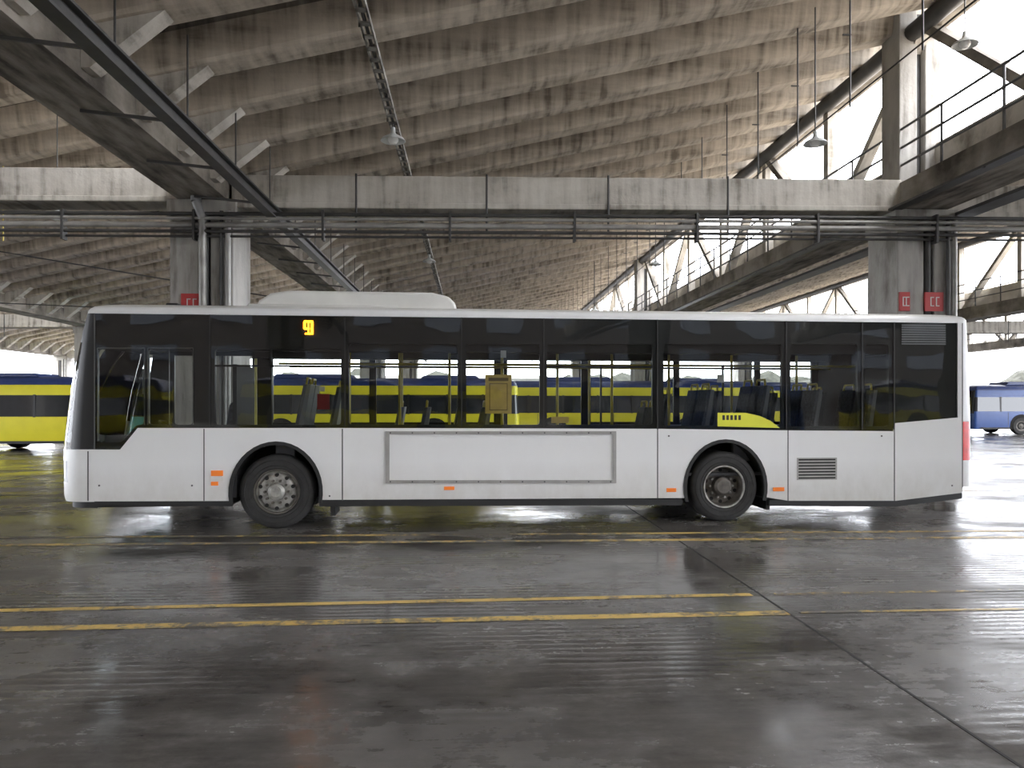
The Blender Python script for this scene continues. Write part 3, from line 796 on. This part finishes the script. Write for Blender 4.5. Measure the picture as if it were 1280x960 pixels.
def wheel(mb, u, v, dirn, front=True):
    c = (u, v, WR+0.0)
    d = dirn
    mb.lathe(c, [(0.285,0.05*d),(0.30,0.012*d),(0.36,0.0),(0.43,0.008*d),(0.462,0.03*d),(0.475,0.06*d),(0.475,0.22*d),(0.46,0.26*d),(0.40,0.28*d),(0.28,0.26*d)], M_TYRE, n=56)
    for r in (0.335, 0.40): mb.lathe(c, [(r-0.006,0.006*d),(r,-0.003*d),(r+0.006,0.006*d)], M_TYRE, n=56)
    if front:
        mr = M_RIM
        mb.lathe(c, [(0.292,0.04*d),(0.288,0.015*d),(0.272,0.015*d),(0.262,0.05*d)], M_RIMD, n=48)
        mb.lathe(c, [(0.262,0.05*d),(0.235,0.07*d),(0.215,0.03*d),(0.17,0.015*d),(0.115,0.02*d)], mr, n=48)
        mb.lathe(c, [(0.115,0.02*d),(0.105,-0.02*d),(0.07,-0.035*d),(0.065,-0.05*d),(0.001,-0.055*d)], mr, n=32)
        for i in range(10):
            a = 2*math.pi*i/10
            x, z = u+0.145*math.cos(a), WR+0.145*math.sin(a)
            mb.cyl((x, v+0.02*d, z), (x, v-0.022*d, z), 0.018, M_RIMD, 6)
            a += math.pi/10; x, z = u+0.212*math.cos(a), WR+0.212*math.sin(a)
            mb.cyl((x, v+0.05*d, z), (x, v+0.012*d, z), 0.024, M_HOLE, 12)
    else:
        mr = M_RIMD
        mb.lathe(c, [(0.292,0.04*d),(0.288,0.012*d),(0.272,0.012*d),(0.262,0.05*d),(0.25,0.13*d),(0.235,0.16*d),(0.19,0.165*d),(0.13,0.15*d),(0.12,0.06*d),(0.09,0.03*d),(0.001,0.025*d)], mr, n=48)
        mb.lathe(c, [(0.291,0.013*d),(0.288,0.008*d),(0.270,0.010*d),(0.265,0.03*d)], M_RIM, n=48)
        for i in range(10):
            a = 2*math.pi*i/10
            x, z = u+0.16*math.cos(a), WR+0.16*math.sin(a)
            mb.cyl((x, v+0.16*d, z), (x, v+0.11*d, z), 0.016, M_RIM, 6)
            a += math.pi/10; x, z = u+0.215*math.cos(a), WR+0.215*math.sin(a)
            mb.cyl((x, v+0.17*d, z), (x, v+0.158*d, z), 0.026, M_HOLE, 12)
for nm_, u, fr in (('front', UF, True), ('rear', UR, False)):
    mb = MB(); wheel(mb, u, 0.035, 1, fr); mb.build('wheel_%s_near' % nm_, bus, smooth=True, recalc=False)
    mb = MB(); wheel(mb, u, W-0.035, -1, fr); mb.build('wheel_%s_far' % nm_, bus, smooth=True, recalc=False)
    if not fr:
        mb = MB(); wheel(mb, u, 0.34, 1, fr); wheel(mb, u, W-0.34, -1, fr); mb.build('wheel_rear_inner', bus, smooth=True, recalc=False)

# ------------------------------------------------------------ parked buses
def parked_bus(x, y, rz, lower, band, roofm, zs_=0.93):
    root = empty('parked_bus', (x, y, 0), rz); root.scale = (1, 1, zs_)
    win = MATS.get('parked_window') or mat('parked_window', (0.02, 0.022, 0.025), 0.06, 0, 0.1, spec=0.6)
    u0, u1 = 0.35, 11.7
    zs = [0.30, 0.45, 1.18, 1.30, 2.10, 2.16, 2.48, 2.58, 2.66, 2.72, 2.78, 2.82]
    ins = [0.03, 0, 0, 0.004, 0.02, 0.02, 0.03, 0.06, 0.12, 0.25, 0.5, 0.9]
    f = lambda z: 0.0 if z < 1.1 else 0.10*(z-1.1)
    loops = [nose_pts(f(z), d, u0)+tail_pts(12.0-0.03*z, d, u1, 3.2) for z, d in zip(zs, ins)]
    mb = MB()
    def mf(i, k):
        if 3 <= i <= 24 and 2 <= k <= 5: return win
        if k <= 2: return lower
        if k == 3: return win
        if k in (4, 5): return band
        return roofm
    loft(mb, loops, zs, mf, closed=True)
    N = len(loops[0]); mb.f.append(tuple(len(mb.v)-N+i for i in range(N))); mb.m.append(mb.mi(roofm))
    mb.build('body', root, smooth=True)
    mb = MB()
    sides = ((-0.006, 0.012), (W-0.012, W+0.006))
    for v0, v1 in sides:
        for u in (1.6, 3.1, 4.6, 6.1, 7.6, 9.1, 10.5):
            mb.box(u-0.04, u+0.04, v0, v1+0.01, 1.28, 2.12, M_BLACK)
        for u in (2.0, 5.3, 8.2):
            mb.box(u-0.01, u+0.01, v0, v1, 0.4, 1.25, M_SEAM)
        mb.box(0.5, 11.6, v0+0.004, v1, 0.30, 0.40, M_TRIM)
    for uc in (2.7, 8.6):
        for v0, v1 in sides:
            mb.plate([arch(uc, 0.3, 0.60, 0.66)], v0-0.002, v1+0.002, M_HOLE)
    mb.build('trim', root)
    mb = MB()
    for uc in (2.7, 8.6):
        for v, d in ((-0.01, 1), (W+0.01, -1)):
            c = (uc, v, 0.475)
            mb.lathe(c, [(0.001,-0.03*d),(0.07,-0.03*d),(0.08,-0.005*d),(0.2,0.01*d),(0.27,-0.012*d),(0.285,-0.015*d)], M_RIMD, n=28)
            mb.lathe(c, [(0.285,-0.015*d),(0.36,-0.02*d),(0.45,-0.012*d),(0.475,0.03*d),(0.475,0.25*d)], M_TYRE, n=28)
    mb.build('wheels', root, smooth=True, recalc=False)
    mb = MB()
    mb.plate([[(2.2,2.78),(2.4,2.98),(5.2,2.98),(5.4,2.78)]], 0.5, 2.0, roofm)
    mb.plate([[(8.0,2.78),(8.2,2.94),(10.2,2.94),(10.4,2.78)]], 0.5, 2.0, roofm)
    mb.box(0.35, 0.5, 0.4, 2.1, 2.2, 2.45, M_TRIM)
    mb.build('roof_pods', root, bevel=0.03)
    return root
YEL = mat('livery_yellow', (0.80, 0.72, 0.03), 0.35, 0, 0.06, 2)
NAVY = mat('livery_navy', (0.03, 0.05, 0.16), 0.4, 0, 0.1)
BLUE = mat('livery_blue', (0.035, 0.09, 0.30), 0.35, 0, 0.1)
TEAL = mat('livery_teal', (0.10, 0.50, 0.55), 0.35, 0, 0.1)
def wx(px, D): return (px-640)/960*D
parked_bus(wx(100, 25.6)-12, 25.2, math.radians(2), YEL, YEL, NAVY, 0.90)
parked_bus(wx(268, 30), 29.5, math.radians(3), YEL, YEL, NAVY)
parked_bus(wx(615, 34), 33.0, math.radians(3), YEL, YEL, NAVY)
parked_bus(wx(888, 42), 41.0, math.radians(3), YEL, YEL, NAVY)
parked_bus(wx(1214, 40), 40.0, math.radians(3), BLUE, BLUE, NAVY)
parked_bus(wx(196, 30), 30.0, math.radians(88), TEAL, TEAL, NAVY)
parked_bus(wx(-250, 46), 46, math.radians(2), YEL, YEL, NAVY)
parked_bus(wx(480, 50), 50, math.radians(3), YEL, BLUE, NAVY)
for i, (x, lo) in enumerate(((-22, YEL), (-7, YEL), (8, BLUE), (23, YEL))):  # unseen row added behind the camera to darken the side glass reflections
    parked_bus(x, -19.0+0.8*i, math.radians(3), lo, lo, NAVY)

# ------------------------------------------------------------ distance
M_BLD = mat('render_wall', (0.30, 0.30, 0.28), 0.8, 0, 0.15, 0.5)
M_BLOCKER = mat('blocker_wall', (0.055, 0.045, 0.040), 0.85, 0, 0.3, 3)  # wall colour of the added block behind the camera
M_WIN = mat('dist_window', (0.08, 0.09, 0.11), 0.2)
mb = MB()
mb.box(-45, 10, 110, 122, 0, 5.2, M_BLD); mb.box(-46, 11, 109.5, 122.5, 5.2, 5.6, M_PIPE)
for i in range(17):
    a = -43.5+i*3.15; mb.box(a, a+1.9, 109.9, 110.1, 1.2, 2.6, M_WIN); mb.box(a, a+1.9, 109.9, 110.1, 3.4, 4.7, M_WIN)
yard(mb.build('depot_building'))
mb = MB()  # unseen block added behind the camera to keep sky out of glass reflections
mb.box(-75, 75, -62, -50, 0, 12.5, M_BLOCKER); mb.box(-75.5, 75.5, -62.5, -49.5, 12.5, 12.9, M_PIPE)
for i in range(24):
    a = -72+i*6.1; mb.box(a, a+3.4, -50.1, -49.9, 0.0, 4.2, M_STEEL); mb.box(a, a+3.4, -50.1, -49.9, 5.2, 6.6, M_WIN); mb.box(a, a+3.4, -50.1, -49.9, 8.4, 10.2, M_WIN)
yard(mb.build('reflection_blocker'))
M_TREE = mat('bare_foliage', (0.035, 0.036, 0.028), 0.95, 0, 0.5, 1.5)
bm = bmesh.new()
for i in range(130):
    x = random.uniform(-110, 120); y = 135+random.uniform(-6, 6); r = random.uniform(1.6, 3.4)
    mtx = Matrix.Translation((x, y, r*0.8+random.uniform(0, 1.8))) @ Matrix.Diagonal((r*1.2, r, r*1.1, 1))
    res = bmesh.ops.create_icosphere(bm, subdivisions=2, radius=1, matrix=mtx)
    for v in res['verts']: v.co += Vector((random.uniform(-.35,.35), random.uniform(-.3,.3), random.uniform(-.35,.35)))
me_ = bpy.data.meshes.new('tree_line'); bm.to_mesh(me_); bm.free(); me_.materials.append(M_TREE)
ob = bpy.data.objects.new('tree_line', me_); sc.collection.objects.link(ob)
